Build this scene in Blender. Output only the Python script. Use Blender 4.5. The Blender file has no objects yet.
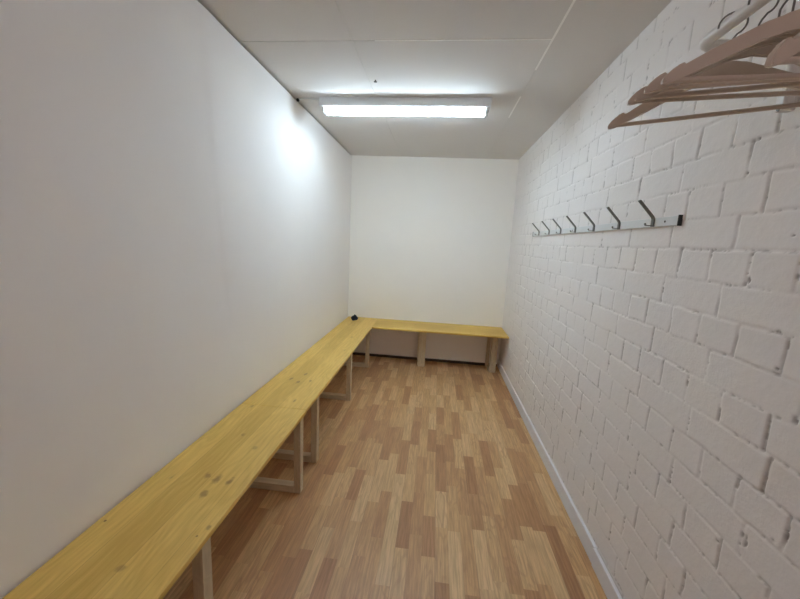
import bpy, bmesh, math, random
import numpy as np
from mathutils import Vector, Matrix
random.seed(7); rng = np.random.default_rng(11)
sc = bpy.context.scene; COL = sc.collection
PI = math.pi

# ---------------------------------------------------------------- the room (metres)
W, H, D = 1.978, 2.524, 4.384          # width, height, far wall
Y0 = -1.15                             # wall behind the camera
BT = 0.5175                            # bench top height

# ================================================================ materials
def mat(name, col=(.8, .8, .8), rough=.6, metal=0., spec=.5):
    m = bpy.data.materials.new(name); m.use_nodes = True
    b = m.node_tree.nodes['Principled BSDF']
    b.inputs['Base Color'].default_value = (*col, 1); b.inputs['Roughness'].default_value = rough
    b.inputs['Metallic'].default_value = metal; b.inputs['Specular IOR Level'].default_value = spec
    return m, m.node_tree, b
class G:
    """small helper to write node graphs"""
    def __init__(s, nt): s.nt = nt; s.n = nt.nodes; s.l = nt.links
    def new(s, t, **kw):
        n = s.n.new(t)
        for k, v in kw.items(): setattr(n, k, v)
        return n
    def put(s, sock, v):
        if hasattr(v, 'is_output') or isinstance(v, bpy.types.NodeSocket): s.l.new(v, sock)
        else: sock.default_value = v
    def math(s, op, a, b=0., c=None):
        n = s.new('ShaderNodeMath', operation=op); s.put(n.inputs[0], a); s.put(n.inputs[1], b)
        if c is not None: s.put(n.inputs[2], c)
        return n.outputs[0]
    def coords(s): return s.new('ShaderNodeTexCoord').outputs['Object']
    def scale(s, v, sc_, loc=(0, 0, 0)):
        n = s.new('ShaderNodeMapping'); s.l.new(v, n.inputs[0]); n.inputs['Scale'].default_value = sc_
        n.inputs['Location'].default_value = loc; return n.outputs[0]
    def noise(s, v, scale=5, detail=3, rough=.5):
        n = s.new('ShaderNodeTexNoise'); s.l.new(v, n.inputs['Vector']); n.inputs['Scale'].default_value = scale
        n.inputs['Detail'].default_value = detail; n.inputs['Roughness'].default_value = rough
        return n.outputs['Fac']
    def white(s, v):
        n = s.new('ShaderNodeTexWhiteNoise', noise_dimensions='3D'); s.l.new(v, n.inputs['Vector']); return n.outputs['Value']
    def xyz(s, v):
        n = s.new('ShaderNodeSeparateXYZ'); s.l.new(v, n.inputs[0]); return n.outputs
    def comb(s, x, y, z):
        n = s.new('ShaderNodeCombineXYZ'); s.put(n.inputs[0], x); s.put(n.inputs[1], y); s.put(n.inputs[2], z); return n.outputs[0]
    def ramp(s, f, stops):
        n = s.new('ShaderNodeValToRGB'); s.l.new(f, n.inputs[0]); e = n.color_ramp.elements
        while len(e) < len(stops): e.new(.5)
        for q, (p, c) in zip(e, stops): q.position = p; q.color = (*c, 1) if len(c) == 3 else c
        return n.outputs[0]
    def mix(s, f, a, b, mode='MIX'):
        n = s.new('ShaderNodeMix', data_type='RGBA', blend_type=mode); s.put(n.inputs[0], f)
        for sock, v in ((n.inputs[6], a), (n.inputs[7], b)): s.put(sock, (*v, 1) if isinstance(v, tuple) and len(v) == 3 else v)
        return n.outputs[2]
    def bump(s, h, strength=.2, dist=.01):
        n = s.new('ShaderNodeBump'); s.l.new(h, n.inputs['Height']); n.inputs['Strength'].default_value = strength
        n.inputs['Distance'].default_value = dist; return n.outputs[0]
    def mrange(s, v, a, b, c=0., d=1., smooth=True):
        n = s.new('ShaderNodeMapRange', interpolation_type='SMOOTHSTEP' if smooth else 'LINEAR')
        for i, q in enumerate((v, a, b, c, d)): s.put(n.inputs[i], q)
        return n.outputs[0]

def paint(name, col, bump=.12, scale=60, rough=.75, mottling=.03, dark=None):
    m, nt, b = mat(name, col, rough, spec=.3); g = G(nt); co = g.coords()
    lo = tuple(c * (1 - mottling) for c in col); hi = tuple(min(1, c * (1 + mottling)) for c in col)
    c = g.mix(g.noise(co, 1.7, 4), lo, hi)
    if dark:
        a = g.new('ShaderNodeAttribute', attribute_name='bare'); c = g.mix(a.outputs['Fac'], c, dark)
    nt.links.new(c, b.inputs['Base Color'])
    nt.links.new(g.bump(g.noise(co, scale, 3), bump, .004), b.inputs['Normal'])
    return m
M = {}
M['plaster'] = paint('plaster_paint', (.86, .845, .83), .06, 90)
M['far'] = paint('far_wall_paint', (.91, .895, .85), .05, 70)
M['brickpaint'] = paint('brick_paint', (.84, .815, .80), .14, 110, .7, .02, dark=(.16, .14, .125))
M['ceil'] = paint('ceiling_paint', (.67, .655, .64), .10, 60, .85)
M['filler'] = paint('joint_filler', (.90, .89, .87), .1, 60, .8)
M['gap'] = mat('painted_gap_shade', (.035, .03, .027), .9)[0]
M['frontwall'] = paint('front_wall_paint', (.42, .385, .36), .06, 90)  # dark tone chosen to cut the bounce from this unseen wall
M['skirt'] = paint('skirting_paint', (.82, .83, .86), .05, 40, .45)
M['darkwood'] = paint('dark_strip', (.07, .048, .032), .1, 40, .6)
M['enamel'] = paint('white_enamel', (.80, .83, .85), .0, 20, .35, .0)
M['rail'] = paint('white_rail', (.72, .74, .74), .03, 50, .4, .01)
M['hook'] = mat('dark_metal_hook', (.17, .17, .155), .38, .85)[0]
M['cap'] = mat('black_plastic', (.012, .012, .012), .5)[0]
M['hanger'] = paint('hanger_paint', (.56, .475, .405), .05, 120, .5, .04)
M['wire'] = mat('hook_wire', (.22, .21, .20), .35, .9)[0]
M['tube_rail'] = paint('tube_paint', (.74, .72, .70), .03, 60, .35, .01)
M['chrome'] = mat('chrome', (.85, .85, .85), .15, 1.)[0]
M['cloth'] = paint('dark_cloth', (.012, .016, .028), .4, 200, .9)
M['screw'] = mat('screw_steel', (.10, .09, .08), .4, .8)[0]
m, nt, b = mat('tube_light', (1, 1, 1)); M['light'] = m
b.inputs['Emission Color'].default_value = (.82, 1.0, 1.13, 1); b.inputs['Emission Strength'].default_value = 25

def pine(name, length_axis=1, knots=(), c0=(.60, .375, .078), c1=(.83, .575, .16), kcol=(.20, .085, .022), stave=.118, rough=.42):
    m, nt, b = mat(name, c0, rough, spec=.4); g = G(nt); co = g.coords(); x, y, z = g.xyz(co)[:]
    l, w = (y, x) if length_axis == 1 else ((x, y) if length_axis == 0 else (z, g.math('ADD', x, y)))
    if length_axis == 2: v = g.comb(x, y, g.math('MULTIPLY', z, .06))
    else: v = g.comb(w, g.math('MULTIPLY', l, .05), z)
    si = g.math('FLOOR', g.math('DIVIDE', w, stave)); sr = g.white(g.comb(si, 3.1, 0.))
    v2 = g.new('ShaderNodeVectorMath', operation='ADD'); nt.links.new(v, v2.inputs[0]); nt.links.new(g.comb(0., g.math('MULTIPLY', sr, 7.), 0.), v2.inputs[1])
    v = v2.outputs[0]
    warp = g.noise(g.comb(w, g.math('MULTIPLY', l, .35), z), 7, 2)
    gr = g.noise(v, 85, 4, .6)
    wv = g.math('SINE', g.math('MULTIPLY', g.math('ADD', g.math('MULTIPLY', w, 9.), g.math('MULTIPLY', warp, 2.4)), 21.))
    f = g.math('ADD', g.math('MULTIPLY', gr, .75), g.math('MULTIPLY', g.math('ADD', wv, 1.), .055))
    f = g.math('ADD', f, g.math('MULTIPLY', g.math('SUBTRACT', sr, .5), .22))
    f = g.math('ADD', f, g.math('MULTIPLY', g.math('SUBTRACT', g.noise(co, 3.2, 2), .5), .35))
    c = g.mix(g.mrange(f, .15, .85), c0, c1)
    # glued joints between the staves
    fr = g.math('FRACT', g.math('DIVIDE', w, stave)); e = g.math('MINIMUM', fr, g.math('SUBTRACT', 1., fr))
    c = g.mix(g.math('MULTIPLY', g.mrange(e, .0, .014, 1., 0.), .35), c, kcol)
    # small knots sprinkled at random, and the knots one can point at
    vo = g.new('ShaderNodeTexVoronoi'); nt.links.new(g.comb(g.math('MULTIPLY', w, 9.), g.math('MULTIPLY', l, 3.2), 0.), vo.inputs['Vector']); vo.inputs['Scale'].default_value = 1.
    k = g.math('MULTIPLY', g.mrange(vo.outputs['Distance'], .02, .10, 1., 0.), g.math('GREATER_THAN', g.xyz(vo.outputs['Color'])[0], .62))
    tot = g.math('MULTIPLY', k, .55)
    wob = g.math('MULTIPLY', g.math('SUBTRACT', g.noise(co, 38, 3), .5), 2.2)
    for (kx, ky, a, bb, dk) in knots:
        dx = g.math('DIVIDE', g.math('SUBTRACT', x, kx), a); dy = g.math('DIVIDE', g.math('SUBTRACT', y, ky), bb)
        d = g.math('SQRT', g.math('ADD', g.math('MULTIPLY', dx, dx), g.math('MULTIPLY', dy, dy)))
        tot = g.math('MAXIMUM', tot, g.math('MULTIPLY', g.mrange(g.math('ADD', d, wob), .3, 1.25, 1., 0.), dk * .9))
    c = g.mix(tot, c, kcol)
    nt.links.new(c, b.inputs['Base Color'])
    nt.links.new(g.bump(gr, .10, .002), b.inputs['Normal'])
    return m
M['pine_near'] = pine('pine_near', 1, [(.22, 1.226, .016, .020, .6), (.271, 1.216, .016, .03, .7), (.329, 1.205, .011, .022, .75), (.275, 1.124, .016, .024, .65),
    (.087, 1.19, .009, .015, .5), (.198, 1.531, .010, .018, .5), (.032, .95, .0045, .005, 1.), (.377, .942, .004, .005, .9), (.392, .98, .008, .012, .6), (.236, .804, .013, .012, .45), (.31, 1.44, .012, .02, .4)])
M['pine_far'] = pine('pine_far', 1, [(.137, 2.256, .012, .024, .65), (.204, 2.217, .012, .03, .7), (.204, 2.368, .010, .03, .65), (.277, 2.252, .012, .02, .6),
    (.20, 1.776, .012, .02, .55), (.222, 1.69, .014, .02, .6), (.33, 2.993, .01, .03, .5), (.288, 3.43, .012, .03, .45)])
M['pine_back'] = pine('pine_back', 0, [(.9, 4.2, .02, .012, .4), (1.35, 4.1, .02, .012, .4)])
M['post'] = pine('pine_post', 2, [], (.53, .43, .275), (.71, .60, .42), (.25, .15, .07), stave=.21, rough=.6)
M['railwood'] = pine('pine_rail', 0, [], (.53, .43, .275), (.71, .60, .42), (.25, .15, .07), stave=.21, rough=.6)
M['railwood_y'] = pine('pine_rail_y', 1, [], (.53, .43, .275), (.71, .60, .42), (.25, .15, .07), stave=.21, rough=.6)

# laminate floor: three-strip beech pattern running away from the camera
m, nt, b = mat('beech_laminate', (.5, .35, .2), .38, spec=.45); M['floor'] = m; g = G(nt); co = g.coords(); x, y, z = g.xyz(co)[:]
SW = .0665
si = g.math('FLOOR', g.math('DIVIDE', x, SW)); off = g.white(g.comb(si, 1.7, .3)); ln = g.math('ADD', .27, g.math('MULTIPLY', g.white(g.comb(si, 9.2, .7)), .15))
yy = g.math('ADD', g.math('DIVIDE', y, ln), g.math('MULTIPLY', off, 13.)); ci = g.math('FLOOR', yy)
jit = g.math('MULTIPLY', g.white(g.comb(si, ci, 2.)), .3)
ci2 = g.math('FLOOR', g.math('ADD', yy, jit)); r1 = g.white(g.comb(si, ci2, 5.)); r2 = g.white(g.comb(si, ci2, 8.))
base = g.ramp(r1, [(0., (.43, .225, .10)), (.3, (.53, .305, .14)), (.65, (.62, .385, .185)), (1., (.70, .475, .245))])
gv = g.comb(g.math('ADD', x, g.math('MULTIPLY', r2, 3.)), g.math('ADD', g.math('MULTIPLY', y, .055), g.math('MULTIPLY', r1, 5.)), 0.)
gn = g.noise(gv, 95, 4, .62)
cath = g.math('SINE', g.math('MULTIPLY', g.noise(g.comb(g.math('ADD', x, r2), g.math('ADD', g.math('MULTIPLY', y, .16), r1), 0.), 14, 2), 60.))
c = g.mix(g.mrange(gn, .3, .7), (.76, .74, .72), (1.09, 1.09, 1.09)); c = g.mix(1., base, c, 'MULTIPLY')
c = g.mix(g.math('MULTIPLY', g.mrange(cath, .2, 1.), g.math('MULTIPLY', r2, .40)), c, (.36, .19, .10))
fr = g.math('FRACT', g.math('DIVIDE', x, SW)); e = g.math('MINIMUM', fr, g.math('SUBTRACT', 1., fr))
board = g.math('FRACT', g.math('DIVIDE', x, SW * 3)); eb = g.math('MINIMUM', board, g.math('SUBTRACT', 1., board))
c = g.mix(g.math('MULTIPLY', g.mrange(e, 0., .03, 1., 0.), .22), c, (.25, .14, .08))
c = g.mix(g.math('MULTIPLY', g.mrange(eb, 0., .008, 1., 0.), .45), c, (.16, .09, .05))
nt.links.new(c, b.inputs['Base Color'])
nt.links.new(g.mrange(gn, .2, .8, .34, .46), b.inputs['Roughness'])
nt.links.new(g.bump(gn, .05, .001), b.inputs['Normal'])

# ================================================================ mesh helpers
def link(name, bm, material, parent=None, loc=None):
    me = bpy.data.meshes.new(name); bmesh.ops.recalc_face_normals(bm, faces=bm.faces); bm.to_mesh(me); bm.free()
    o = bpy.data.objects.new(name, me); COL.objects.link(o)
    for q in (material if isinstance(material, (list, tuple)) else [material]): me.materials.append(q)
    if parent: o.parent = parent
    if loc: o.location = loc
    return o
def smooth(o, ang=35):
    me = o.data; me.polygons.foreach_set('use_smooth', [True] * len(me.polygons))
    if hasattr(me, 'set_sharp_from_angle'): me.set_sharp_from_angle(angle=math.radians(ang))
    return o
def add_box(bm, x0, x1, y0, y1, z0, z1, bev=0., mi=0, seg=2):
    vs = [bm.verts.new((x, y, z)) for x in (x0, x1) for y in (y0, y1) for z in (z0, z1)]
    fs = [bm.faces.new([vs[i] for i in q]) for q in ((0, 1, 3, 2), (4, 6, 7, 5), (0, 4, 5, 1), (2, 3, 7, 6), (0, 2, 6, 4), (1, 5, 7, 3))]
    for f in fs: f.material_index = mi
    if bev:
        r = bmesh.ops.bevel(bm, geom=list({e for f in fs for e in f.edges}), offset=bev, segments=seg, affect='EDGES', profile=.5)
        for f in r['faces']: f.material_index = mi
    return vs
def box(name, dims, material, parent=None, bev=0.):
    bm = bmesh.new(); add_box(bm, *dims, bev=bev); return link(name, bm, material, parent)
def add_tube(bm, pts, r, seg=12, cap=True):
    pts = [Vector(p) for p in pts]; rings = []; n = len(pts); up = None
    for i, p in enumerate(pts):
        t = (pts[min(i + 1, n - 1)] - pts[max(i - 1, 0)]).normalized()
        if up is None: up = t.orthogonal().normalized()
        up = (up - t * up.dot(t)).normalized(); s = t.cross(up)
        rr = r[i] if isinstance(r, (list, tuple)) else r
        rings.append([bm.verts.new(p + (up * math.cos(a) + s * math.sin(a)) * rr) for a in [2 * PI * k / seg for k in range(seg)]])
    for a, b_ in zip(rings, rings[1:]):
        for k in range(seg): bm.faces.new((a[k], a[(k + 1) % seg], b_[(k + 1) % seg], b_[k]))
    if cap: bm.faces.new(rings[0][::-1]); bm.faces.new(rings[-1])
def add_prism(bm, poly, y0, y1):
    """outline in x,z extruded along y"""
    a = [bm.verts.new((x, y0, z)) for x, z in poly]; b_ = [bm.verts.new((x, y1, z)) for x, z in poly]; n = len(poly)
    f0 = bm.faces.new(a); f1 = bm.faces.new(b_[::-1])
    for i in range(n): bm.faces.new((a[i], b_[i], b_[(i + 1) % n], a[(i + 1) % n]))
    return f0, f1
def thing(name, label, cat, loc=(0, 0, 0), group=None):
    o = bpy.data.objects.new(name, None); o.empty_display_size = .1; COL.objects.link(o); o.location = loc
    return tag(o, label, cat, group)
def tag(o, label, cat, group=None):
    o['label'] = label; o['category'] = cat
    if group: o['group'] = group
    return o
def struct(o): o['kind'] = 'structure'; return o
def copy_tree(o, parent=None):
    c = o.copy(); COL.objects.link(c)
    if parent: c.parent = parent
    for ch in list(o.children): copy_tree(ch, c)
    return c
# children are modelled in world coordinates around the thing's base
def rel(o, base):
    o.data.transform(Matrix.Translation(-Vector(base))); return o

# value noise on arrays
def vnoise(u, v, seed):
    r = np.random.default_rng(seed); T = r.random((256, 256)); iu = np.floor(u).astype(int); iv = np.floor(v).astype(int)
    fu = u - iu; fv = v - iv; fu = fu * fu * (3 - 2 * fu); fv = fv * fv * (3 - 2 * fv)
    t = lambda a, b_: T[a % 256, b_ % 256]
    return (t(iu, iv) * (1 - fu) + t(iu + 1, iv) * fu) * (1 - fv) + (t(iu, iv + 1) * (1 - fu) + t(iu + 1, iv + 1) * fu) * fv
def fbm(u, v, seed, o=3): return sum(vnoise(u * 2 ** i, v * 2 ** i, seed + i) / 2 ** i for i in range(o)) / sum(1 / 2 ** i for i in range(o))
def sstep(x, a, b_):
    t = np.clip((x - a) / (b_ - a), 0, 1); return t * t * (3 - 2 * t)
def height_wall(name, ys, zs, X, slab, material, bare=None, flip=False):
    """a wall whose inner face carries real relief; slab = the box of the wall behind it"""
    ny, nz = len(ys), len(zs); Yg, Zg = np.meshgrid(ys, zs, indexing='ij')
    co = np.stack([X, Yg, Zg], -1).reshape(-1, 3)
    i = np.arange(ny * nz).reshape(ny, nz)
    q = np.stack([i[:-1, :-1], i[1:, :-1], i[1:, 1:], i[:-1, 1:]], -1).reshape(-1, 4)
    if flip: q = q[:, ::-1]
    x0, x1, y0, y1, z0, z1 = slab; n0 = len(co)
    sv = np.array([(x, y, z) for x in (x0, x1) for y in (y0, y1) for z in (z0, z1)])
    sf = np.array([(0, 1, 3, 2), (4, 6, 7, 5), (0, 4, 5, 1), (2, 3, 7, 6), (0, 2, 6, 4), (1, 5, 7, 3)]) + n0
    co = np.concatenate([co, sv]); q = np.concatenate([q, sf])
    me = bpy.data.meshes.new(name); me.vertices.add(len(co)); me.vertices.foreach_set('co', co.astype(np.float32).ravel())
    me.loops.add(q.size); me.loops.foreach_set('vertex_index', q.astype(np.int32).ravel())
    me.polygons.add(len(q)); me.polygons.foreach_set('loop_start', np.arange(0, q.size, 4, dtype=np.int32))
    sm = np.ones(len(q), bool); sm[-6:] = False; me.polygons.foreach_set('use_smooth', sm)
    me.update(calc_edges=True); me.validate()
    if bare is not None:
        a = me.attributes.new('bare', 'FLOAT', 'POINT'); a.data.foreach_set('value', np.concatenate([bare.ravel(), np.zeros(8)]).astype(np.float32))
    me.materials.append(material)
    o = bpy.data.objects.new(name, me); COL.objects.link(o); return struct(o)

# ================================================================ the setting
struct(box('floor', (-.15, W + .15, Y0 - .12, D + .12, -.1, 0), M['floor']))
# ceiling: boards with hairline joints, two of them filled with light filler
bm = bmesh.new(); xs = [-.15, .604, 1.598, W + .15]; g_ = .0022; yt = 1.945
def cbox(x0, x1, y0, y1): add_box(bm, x0, x1, y0, y1, H, H + .02)
cbox(xs[0], xs[1] - g_, Y0 - .12, yt - g_); cbox(xs[0], xs[1] - g_, yt + g_, D + .12)
cbox(xs[1] + g_, xs[2] - g_, Y0 - .12, yt - g_); cbox(xs[1] + g_, xs[2] - g_, yt + g_, D + .12)
cbox(xs[2] + g_, xs[3], Y0 - .12, D + .12)
add_box(bm, xs[0], xs[3], Y0 - .12, D + .12, H + .003, H + .1)
add_box(bm, xs[2] - .005, xs[2] + .005, Y0, 2.25, H - .0012, H + .002, mi=1)
add_box(bm, xs[2] - .005, xs[2] + .005, 2.62, 3.02, H - .0012, H + .002, mi=1)
add_box(bm, .72, xs[2], yt - .004, yt + .003, H - .0012, H + .002, mi=1)
struct(link('ceiling', bm, [M['ceil'], M['filler']]))
struct(box('wall_back', (-.15, W + .15, D, D + .12, 0, H), M['far']))
bm = bmesh.new(); DX0, DX1, WZ0, WZ1 = .25, 1.75, 1.70, 2.36
add_box(bm, -.15, DX0, Y0 - .12, Y0, 0, H); add_box(bm, DX1, W + .15, Y0 - .12, Y0, 0, H)
add_box(bm, DX0, DX1, Y0 - .12, Y0, WZ1, H); add_box(bm, DX0, DX1, Y0 - .12, Y0, 0, WZ0)
struct(link('wall_front', bm, M['frontwall']))
bm = bmesh.new()                                       # unseen opening added to let fill light in: frame and one mullion
for x0, x1 in ((DX0, DX0 + .05), (.985, 1.015), (DX1 - .05, DX1)): add_box(bm, x0, x1, Y0 - .09, Y0 - .03, WZ0 + .05, WZ1 - .05, bev=.002)
for z0, z1 in ((WZ0, WZ0 + .05), (WZ1 - .05, WZ1)): add_box(bm, DX0, DX1, Y0 - .09, Y0 - .03, z0, z1, bev=.002)
struct(link('fill_window_1', bm, M['skirt']))

# left wall: smooth plaster with an upright seam, gentle waves and a few scuffs; open shadow gap under the ceiling
ys = np.concatenate([np.arange(Y0, .4, .06), np.arange(.4, D + .001, .0125)]); ys[-1] = D; zs = np.linspace(0, H - .014, 200)
Yg, Zg = np.meshgrid(ys, zs, indexing='ij')
hgt = .004 * (fbm(Yg * 1.3 + 3, Zg * .5, 1, 3) - .5) + .0012 * (fbm(Yg * 7, Zg * 5, 5, 2) - .5)
sy = 1.70 + (1.99 - Zg) * .10 + .02 * (vnoise(Zg * 3, Zg * 0 + 2, 8) - .5)
hgt += .0035 * sstep(Yg, sy - .06, sy) * (1 - sstep(Yg, sy, sy + .22)) * sstep(Zg, .9, 1.3)
for (py, pz, a, b_, dz) in ((1.179, 1.582, .012, .03, -.002), (1.469, 1.496, .012, .01, -.002), (.991, 1.332, .03, .012, .0015), (.942, 1.835, .02, .01, -.0015), (1.195, 1.56, .016, .01, -.002), (1.74, 1.63, .01, .04, -.0025)):
    hgt += dz * np.exp(-((Yg - py) / a) ** 2 - ((Zg - pz) / b_) ** 2)
height_wall('wall_left', ys, zs, hgt - .004, (-.12, -.008, Y0 - .12, D + .12, 0, H - .014), M['plaster'], flip=False)
struct(box('gap_shade_1', (-.14, -.09, Y0 - .12, D + .12, H - .014, H), M['gap']))      # near-black strip painting in the shade at the back of the gap

# right wall: painted brickwork, courses of stretchers and headers in turn
ys = np.concatenate([np.arange(Y0, .45, .05), np.arange(.45, 2.0, .0042), np.arange(2.0, D, .0068), [D]]); zs = np.linspace(0, H, 590)
Yg, Zg = np.meshgrid(ys, zs, indexing='ij'); P = .10255; ZB = 1.850
yn = Yg + .007 * (fbm(Yg * 22, Zg * 22, 21, 2) - .5); zn = Zg + .007 * (fbm(Yg * 16, Zg * 16, 31, 2) - .5)
zrow = (ZB - zn) / P; row = np.floor(zrow).astype(int); dzed = np.minimum(zrow - row, 1 - (zrow - row)) * P
R = row - row.min(); nr = R.max() + 1; jr = rng.normal(0, .008, nr)
known = {9: .030, 11: .045, 1: 0, 3: .003, 5: 0, 2: 0, 4: 0, 6: 0}
dhead = np.full(Yg.shape, 9.); bid = np.zeros(Yg.shape, int)
for r in range(nr):
    rr = r + row.min(); mk = R == r; st = (rr % 2 == 0)   # row 0 (1.85-1.75): stretchers
    pitch = .2825 if st else .141; o0 = 1.429 if st else 1.357
    o0 += known.get(rr, jr[r]) if rr not in (8, 10) else (.035 if rr == 8 else .055)
    t = (yn[mk] - o0) / pitch; k = np.round(t); kj = np.random.default_rng(100 + r).normal(0, .005, 400)
    d = np.abs(yn[mk] - o0 - k * pitch - kj[k.astype(int) % 400]); dhead[mk] = d; bid[mk] = r * 97 + np.floor(t - kj[k.astype(int) % 400] / pitch).astype(int)
corner = np.sqrt(np.maximum(0, .012 - dhead) ** 2 + np.maximum(0, .012 - dzed) ** 2)
dist = .012 - corner                                  # rounded brick corners
fill = sstep(fbm(Yg * 9, Zg * 12, 41, 2), .30, .62)     # paint has closed some of the joints
bedw = np.where(dzed < dhead, .75, 1.0)
depth = (.0004 + .0019 * fill) * bedw * (1 - sstep(dist, .001, .0075))
brand = np.random.default_rng(5).normal(0, 1, 20000)
face = .0006 * brand[bid % 20000] + .0006 * brand[(bid * 7 + 3) % 20000] * ((zrow - row) - .5)
pn = vnoise(Yg * 130, Zg * 130, 61) * .6 + .4 * vnoise(Yg * 30, Zg * 30, 62)
pit = (1 - sstep(dist, .002, .0055)) * sstep(pn, .62, .76) * np.where(dzed < dhead, .65, 1.)
line = (1 - sstep(np.minimum(dhead, np.where(dzed < .004, 9., dhead)), .001, .0042)) * sstep(fbm(Yg * 7 + 5, Zg * 9, 91, 2), .40, .62)
pit = np.maximum(pit * .75, line * .55)
holes = np.zeros(Yg.shape)
for (py, pz, a, b_) in ((1.13, 1.85, .006, .005), (1.145, 1.76, .007, .006), (1.068, 1.46, .007, .012), (.953, 1.341, .007, .006), (.934, 1.25, .006, .006), (.866, 1.148, .008, .014),
                        (.987, .704, .007, .006), (.848, .838, .008, .007), (.911, .775, .007, .022), (.822, .88, .007, .026), (.973, 1.582, .004, .004), (.80, .93, .014, .006)):
    holes = np.maximum(holes, np.exp(-((Yg - py) / a) ** 2 - ((Zg - pz) / b_) ** 2))
holes = holes * (.45 + .9 * vnoise(Yg * 150, Zg * 150, 95))
pit = np.maximum(pit, sstep(holes, .3, .8))
hgt = depth + face + .004 * pit + .0012 * (fbm(Yg * 6, Zg * 8, 71, 3) - .5) + .0004 * (vnoise(Yg * 60, Zg * 60, 81) - .5)
fade = 1 - .75 * sstep(Yg, D - .7, D - .05)             # the corner by the far wall is plastered smoother
height_wall('wall_right', ys, zs, W + hgt * fade, (W + .022, W + .14, Y0 - .12, D + .12, 0, H), M['brickpaint'], bare=pit * .8 * fade, flip=True)

# skirting boards
struct(box('baseboard_right', (W - .014, W + .004, 1.578, D, .001, .095), M['skirt'], bev=.003))
o = box('baseboard_right', (-.014, .002, Y0 + .01, 1.574, .001, .098), M['skirt'], bev=.003); struct(o)
o.location = (W - .003, 0, 0); o.rotation_euler = (0, math.radians(-2.6), 0)
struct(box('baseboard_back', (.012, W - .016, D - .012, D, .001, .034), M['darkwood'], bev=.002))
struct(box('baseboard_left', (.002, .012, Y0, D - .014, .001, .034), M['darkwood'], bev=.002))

# ================================================================ benches
def frame_y(base, y0, y1, parent, dx=0.):
    """square U frame of a wall-side bench: front post, floor rail, rear post"""
    rel(box('leg', (.350 + dx, .391 + dx, y0, y1, .001, BT - .022), M['post'], parent, .002), base)
    rel(box('floor_rail', (.072, .349 + dx, y0, y1, .001, .046), M['railwood'], parent, .002), base)
    rel(box('leg', (.030, .071, y0, y1, .001, BT - .022), M['post'], parent, .002), base)
def top(base, dims, material, parent):
    o = rel(box('seat_board', (*dims, BT - .021, BT), material, parent, .0025), base)
    return o
# The node textures of a seat board use its own object space, so a board keeps its mesh in world coordinates.
b1 = (0, 0, 0)
t = thing('wooden_bench', 'long yellow pine bench nearest the camera along the left wall, with dark knots', 'bench', b1)
top(b1, (.006, .4095, Y0 + .05, 1.8455), M['pine_near'], t)
for y0 in (-.72, .10, .945, 1.824): frame_y(b1, y0 if y0 < 1.8 else 1.797, (y0 if y0 < 1.8 else 1.797) + .046, t)
t = thing('wooden_bench', 'yellow pine bench along the left wall beyond the board joint, reaching the far corner', 'bench', b1)
top(b1, (.006, .405, 1.8485, D - .003), M['pine_far'], t)
for y0, dx in ((2.092, -.005), (3.047, -.014), (3.945, -.018)): frame_y(b1, y0, y0 + .046, t, dx)
t = thing('wooden_bench', 'short pine bench across the far wall, running to the brick wall', 'bench', b1)
top(b1, (.4075, W - .006, D - .472, D - .003), M['pine_back'], t)
def frame_x(x0, x1, parent):
    for k in (0, 1):                                   # each support is two battens side by side
        xa = x0 + (x1 - x0) * k / 2; xb = xa + (x1 - x0) / 2 - .0015
        box('leg', (xa, xb, 4.138, 4.178, .001, BT - .022), M['post'], parent, .002)
    box('floor_rail', (x0 - .01, x0 + .03, 4.1785, 4.325, .001, .046), M['railwood_y'], parent, .002)
    box('leg', (x0 - .02, x0 + .02, 4.3255, 4.366, .001, BT - .022), M['post'], parent, .002)
frame_x(.957, 1.042, t); frame_x(1.826, 1.902, t)

# small dark bundle left on the bench in the corner, and a dark lump on the floor
bm = bmesh.new(); bmesh.ops.create_icosphere(bm, subdivisions=4, radius=1)
for v in bm.verts:
    p = v.co.copy(); n = .14 * math.sin(5 * p.x + 2 * p.z) + .10 * math.sin(7 * p.y - 3 * p.x) + .06 * math.sin(13 * p.z + 5 * p.y)
    v.co = p * (1 + n); v.co.z = v.co.z * (1 - .38 * max(-.4, p.x)) 
    v.co = Vector((v.co.x * .040, v.co.y * .034, v.co.z * .031))
zmin = min(v.co.z for v in bm.verts)
for v in bm.verts: v.co.z = max(v.co.z - zmin - .004, 0)
o = smooth(link('cloth_bundle', bm, M['cloth'], None, (.143, 4.16, BT + .0005)), 180)
tag(o, 'small dark blue-black bundle lying on the pine bench in the far left corner', 'bundle')
bm = bmesh.new(); add_tube(bm, [(-.022, 0, .012), (-.012, -.003, .014), (.0, 0, .013), (.012, .003, .016), (.024, .002, .012)], [.008, .012, .011, .013, .007], 12)
o = smooth(link('plug', bm, M['cap'], None, (W - .052, D - .045, 0.0005)), 180)
tag(o, 'small black plug-like lump on the floor in the far right corner under the bench', 'plug')

# ================================================================ fluorescent lamp
lx0, lx1, ly, lz = .180, 1.412, 2.712, H
lamp = thing('fluorescent_lamp', 'long white twin-tube fluorescent lamp glowing on the grey ceiling', 'lamp', ((lx0 + lx1) / 2, ly, lz)); L = (lx1 - lx0) / 2
lamp.rotation_euler = (0, 0, math.radians(-.9))
bm = bmesh.new()                                       # sheet-metal housing with sloping lower flanks
prof = [(-.067, 0), (-.067, -.054), (-.054, -.061), (.054, -.061), (.067, -.054), (.067, 0)]
a = [bm.verts.new((-L, y, z)) for y, z in prof]; c_ = [bm.verts.new((L, y, z)) for y, z in prof]
bm.faces.new(a); bm.faces.new(c_[::-1])
for i in range(6): bm.faces.new((a[i], c_[i], c_[(i + 1) % 6], a[(i + 1) % 6]))
bmesh.ops.bevel(bm, geom=bm.edges[:], offset=.0015, segments=1, affect='EDGES')
link('housing', bm, M['enamel'], lamp)
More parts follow.
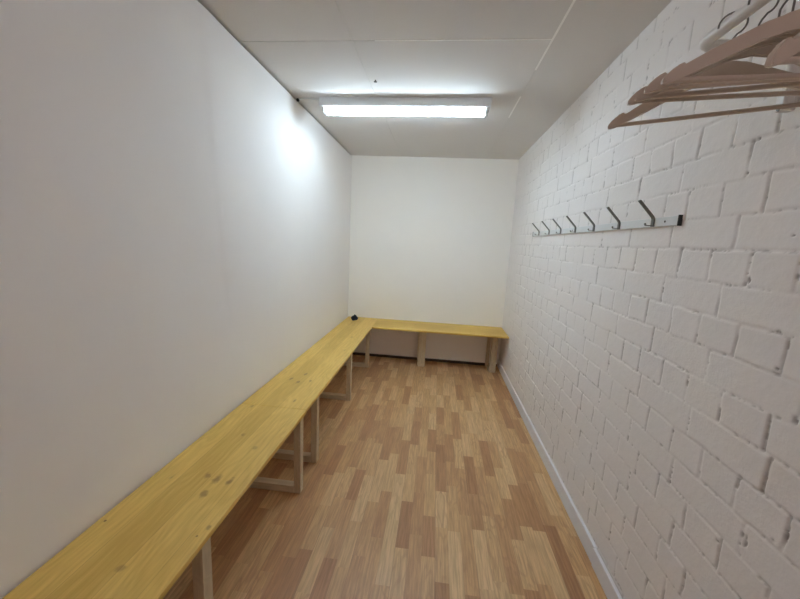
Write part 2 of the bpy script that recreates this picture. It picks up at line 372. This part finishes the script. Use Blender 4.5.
for s in (-1, 1):
    bm = bmesh.new(); add_box(bm, s * (L - .026) - .008, s * (L - .026) + .008, -.050, .050, -.094, -.060, bev=.004)
    h = link('lamp_holder', bm, M['enamel'], lamp)
    for yy_ in (-.027, .027):
        bm = bmesh.new(); add_box(bm, s * (L - .0165) - .003, s * (L - .0165) + .003, yy_ - .009, yy_ + .009, -.089, -.072, bev=.002); link('contact_cap', bm, M['cap'], h)
for yy_ in (-.027, .027):
    bm = bmesh.new(); add_tube(bm, [(-L + .036, yy_, -.080), (L - .036, yy_, -.080)], .013, 20)
    tb = smooth(link('fluorescent_tube', bm, M['light'], lamp))
    for s in (-1, 1):
        bm = bmesh.new(); add_tube(bm, [(s * (L - .037), yy_, -.080), (s * (L - .0345), yy_, -.080)], .0134, 20); smooth(link('end_ferrule', bm, M['chrome'], tb))
bm = bmesh.new(); add_tube(bm, [(-L - .150, -.052, -.012), (-L - .11, -.055, -.006), (-L - .06, -.045, -.005), (-L - .02, -.04, -.007), (-L + .004, -.04, -.012)], .0035, 8)
cb = smooth(link('power_cable', bm, M['rail'], lamp))
bm = bmesh.new(); bmesh.ops.create_icosphere(bm, subdivisions=2, radius=.014)
for v in bm.verts: v.co = Vector((v.co.x * .8, v.co.y * 1.3, v.co.z * .8)) + Vector((-L - .166, -.052, -.016))
smooth(link('cable_grommet', bm, M['cap'], cb))

# small screw left in the ceiling
sx, sy_ = .645, 2.383; bm = bmesh.new()
add_tube(bm, [(0, 0, .0), (0, 0, -.010)], .004, 10); add_tube(bm, [(0, 0, -.010), (0, 0, -.0125), (0, 0, -.0145)], [.011, .011, .006], 14)
o = smooth(link('ceiling_screw', bm, M['screw'], None, (sx, sy_, H)), 30); tag(o, 'small dark screw sticking out of the ceiling in front of the lamp', 'screw')

# ================================================================ coat-hook rail on the brick wall
ry0, ry1, rz0, rz1 = 1.388, 3.352, 1.626, 1.661
base = (W, (ry0 + ry1) / 2, rz0); rack = thing('coat_hook_rail', 'white coat rail with seven dark metal hooks screwed to the brick wall', 'coat rail', base)
bm = bmesh.new(); add_box(bm, W - .0125, W - .0015, ry0, ry1, rz0, rz1, bev=.0015); rel(link('rail', bm, M['rail'], rack), base)
for (ya, yb) in ((ry0 - .005, ry0 + .0005), (ry1 - .0005, ry1 + .005)):
    bm = bmesh.new(); add_box(bm, W - .0145, W - .0005, ya, yb, rz0 - .002, rz1 + .002, bev=.001); rel(link('end_cap', bm, M['cap'], rack), base)
for ys_ in (1.462, 2.40, 3.29):
    bm = bmesh.new(); add_tube(bm, [(W - .0120, ys_, (rz0 + rz1) / 2), (W - .0140, ys_, (rz0 + rz1) / 2)], .0042, 12); rel(smooth(link('screw', bm, M['screw'], rack), 30), base)
def strip_hook(y):
    """flat bar hook: upright leg on the rail, long arm slanting up and out, short lower peg"""
    bm = bmesh.new(); hw = .0085
    def strip(path, th, hw):
        n = len(path); L_, R_ = [], []
        for i, (x, z) in enumerate(path):
            a = Vector(path[max(i - 1, 0)]); c = Vector(path[min(i + 1, n - 1)]); d = (c - a).normalized(); nn = Vector((-d.y, d.x)) * th / 2
            L_.append((x + nn.x, z + nn.y)); R_.append((x - nn.x, z - nn.y))
        poly = L_ + R_[::-1]; add_prism(bm, poly, y - hw, y + hw)
    f = W - .0125 - .003
    strip([(f, rz0 + .001), (f, rz1 - .004), (f - .003, rz1 + .003), (f - .010, rz1 + .011), (W - .070, 1.7190), (W - .0755, 1.7250), (W - .0790, 1.7275)], .0052, hw)
    strip([(f - .001, rz0 + .005), (f - .012, rz0 + .005), (f - .025, rz0 + .0055), (f - .028, rz0 + .008), (f - .0285, rz0 + .0145)], .003, .005)
    return rel(link('hook', bm, M['hook'], rack), base)
for y in (1.535, 1.803, 2.077, 2.344, 2.613, 2.876, 3.153): strip_hook(y)

# ================================================================ clothes rail and hangers
BX, BZ, BR = 1.735, 2.043, .0140
base = (W, .66, 1.885); cr = thing('clothes_rail', 'white tubular clothes rail with rounded corners bracketed to the brick wall, holding the hangers', 'clothes rail', base)
def arc(c, a0, a1, r, plane, n=8):
    out = []
    for i in range(n + 1):
        t_ = a0 + (a1 - a0) * i / n; u, v = r * math.cos(t_), r * math.sin(t_)
        out.append((c[0] + u, c[1] + v, c[2]) if plane == 'xy' else (c[0] + u, c[1], c[2] + v))
    return out
ya, yb, cr_, xw = 1.050, .25, .036, W - .0155
half1 = [(xw, ya, 1.90)] + arc((xw - cr_, ya, BZ - cr_), 0, PI / 2, cr_, 'xz') + arc((BX + cr_, ya - cr_, BZ), PI / 2, PI, cr_, 'xy')
half2 = arc((BX + cr_, yb + cr_, BZ), PI, 1.5 * PI, cr_, 'xy') + arc((xw - cr_, yb, BZ - cr_), PI / 2, 0, cr_, 'xz') + [(xw, yb, 1.90)]
bm = bmesh.new(); add_tube(bm, half1 + half2, BR, 18); rel(smooth(link('rail_tube', bm, M['tube_rail'], cr), 60), base)
for yy_ in (ya, yb):
    bm = bmesh.new(); add_box(bm, W - .031, W + .001, yy_ - .0115, yy_ + .0115, 1.892, 1.945, bev=.003)
    br = rel(link('wall_bracket', bm, M['tube_rail'], cr), base)
    bm = bmesh.new(); add_tube(bm, [(W - .0300, yy_, 1.897), (W - .0320, yy_, 1.897)], .005, 12); rel(smooth(link('screw', bm, M['screw'], br), 30), base)

def hanger_parts(root):
    """origin at the centre of the bar the hook hangs on; u = local x, down = -z"""
    zt = -.186                                       # height of the shoulder tips / trouser bar
    up = [(0, .112), (.018, .110), (.035, .104), (.075, .0845), (.115, .0645), (.148, .0465), (.166, .0355), (.174, .0300), (.1790, .0255), (.1825, .0245), (.1845, .0270), (.1865, .0305), (.1900, .0300), (.197, .0260), (.205, .0200), (.212, .0125), (.2175, .0050), (.2195, .0000)]
    lo = [(.2185, -.0050), (.212, -.0060), (.203, -.0040), (.190, .0020), (.170, .0115), (.140, .0255), (.105, .0430), (.070, .0610), (.035, .0750), (0, .0810)]
    poly = up + lo
    full = [(x, z + zt) for x, z in poly] + [(-x, z + zt) for x, z in poly[::-1][1:-1]]
    bm = bmesh.new(); add_prism(bm, full, -.0055, .0055)
    bmesh.ops.bevel(bm, geom=[e for e in bm.edges if abs(e.verts[0].co.y - e.verts[1].co.y) < 1e-5], offset=.0018, segments=2, affect='EDGES')
    smooth(link('shoulder_arms', bm, M['hanger'], root), 40)
    bm = bmesh.new(); add_tube(bm, [(-.209, 0, zt + .0015), (.209, 0, zt + .0015)], .0048, 12); smooth(link('trouser_bar', bm, M['hanger'], root), 40)
    r = .0245; zc = BR + .0029 - r; pts = [(0, 0, zt + .0835), (0, 0, zc - .042), (.003, 0, zc - .034)]
    for i in range(19):
        t_ = -PI * .36 + (PI * 1.40) * i / 18; pts.append((r * math.cos(t_), 0, zc + r * math.sin(t_)))
    bm = bmesh.new(); add_tube(bm, pts, .0020, 8); smooth(link('hook', bm, M['wire'], root), 60)
# (y on the rail, yaw of the left shoulder in degrees, drop, roll, label)
HG = [(.945, 153.5, .011, 0, 'pale wooden hanger farthest along the white rail, its left tip lowest in the bunch'),
      (.870, 170.0, .000, 0, 'pale wooden hanger second farthest along the white rail, behind the farthest one'),
      (.825, 163.5, .001, 0, 'pale wooden hanger third from the far end of the white clothes rail'),
      (.797, 167.5, .000, 0, 'pale wooden hanger fourth from the far end of the white clothes rail'),
      (.757, 175.0, .011, 0, 'pale wooden hanger whose broad notched shoulder is foremost on the left of the bunch'),
      (.655, 197.5, .025, 10, 'pale wooden hanger nearest the camera, tilted, only its left tip showing')]
proto = None
for i, (y, ang, drop, roll, lab) in enumerate(HG):
    if proto is None:
        o = thing('clothes_hanger', lab, 'hanger', (0, 0, 0)); hanger_parts(o); proto = o
    else: o = copy_tree(proto)
    o['label'] = lab; o['group'] = 'wooden hangers on the white clothes rail'
    o.location = (BX, y, BZ)
    for ch in o.children:                                # the neck of the hook is screwed in more or less deep
        if not ch.name.startswith('hook'): ch.location.z = -drop
    o.rotation_euler = (0, -math.radians(roll), math.radians(ang - 180))

# ================================================================ camera, world, render look
cam = bpy.data.cameras.new('camera'); co_ = bpy.data.objects.new('camera', cam); COL.objects.link(co_)
r = Vector((.99292, .10805, .04941)); u = Vector((-.06625, .15831, .98516)); f = Vector((-.09863, .98146, -.16435))
co_.matrix_world = Matrix(((r.x, u.x, -f.x, 1.1117), (r.y, u.y, -f.y, 0), (r.z, u.z, -f.z, 1.5188), (0, 0, 0, 1)))
cam.sensor_width = 36; cam.lens = 36 * 348.43 / 800; cam.clip_start = .02; sc.camera = co_
w = bpy.data.worlds.new('world'); sc.world = w; w.use_nodes = True
w.node_tree.nodes['Background'].inputs[0].default_value = (1., .79, .80, 1); w.node_tree.nodes['Background'].inputs[1].default_value = 1.3
sc.cycles.max_bounces = 16; sc.cycles.diffuse_bounces = 10
vs = sc.view_settings; vs.view_transform = 'Standard'; vs.look = 'None'; vs.gamma = 1; vs.use_curve_mapping = False; vs.exposure = .85
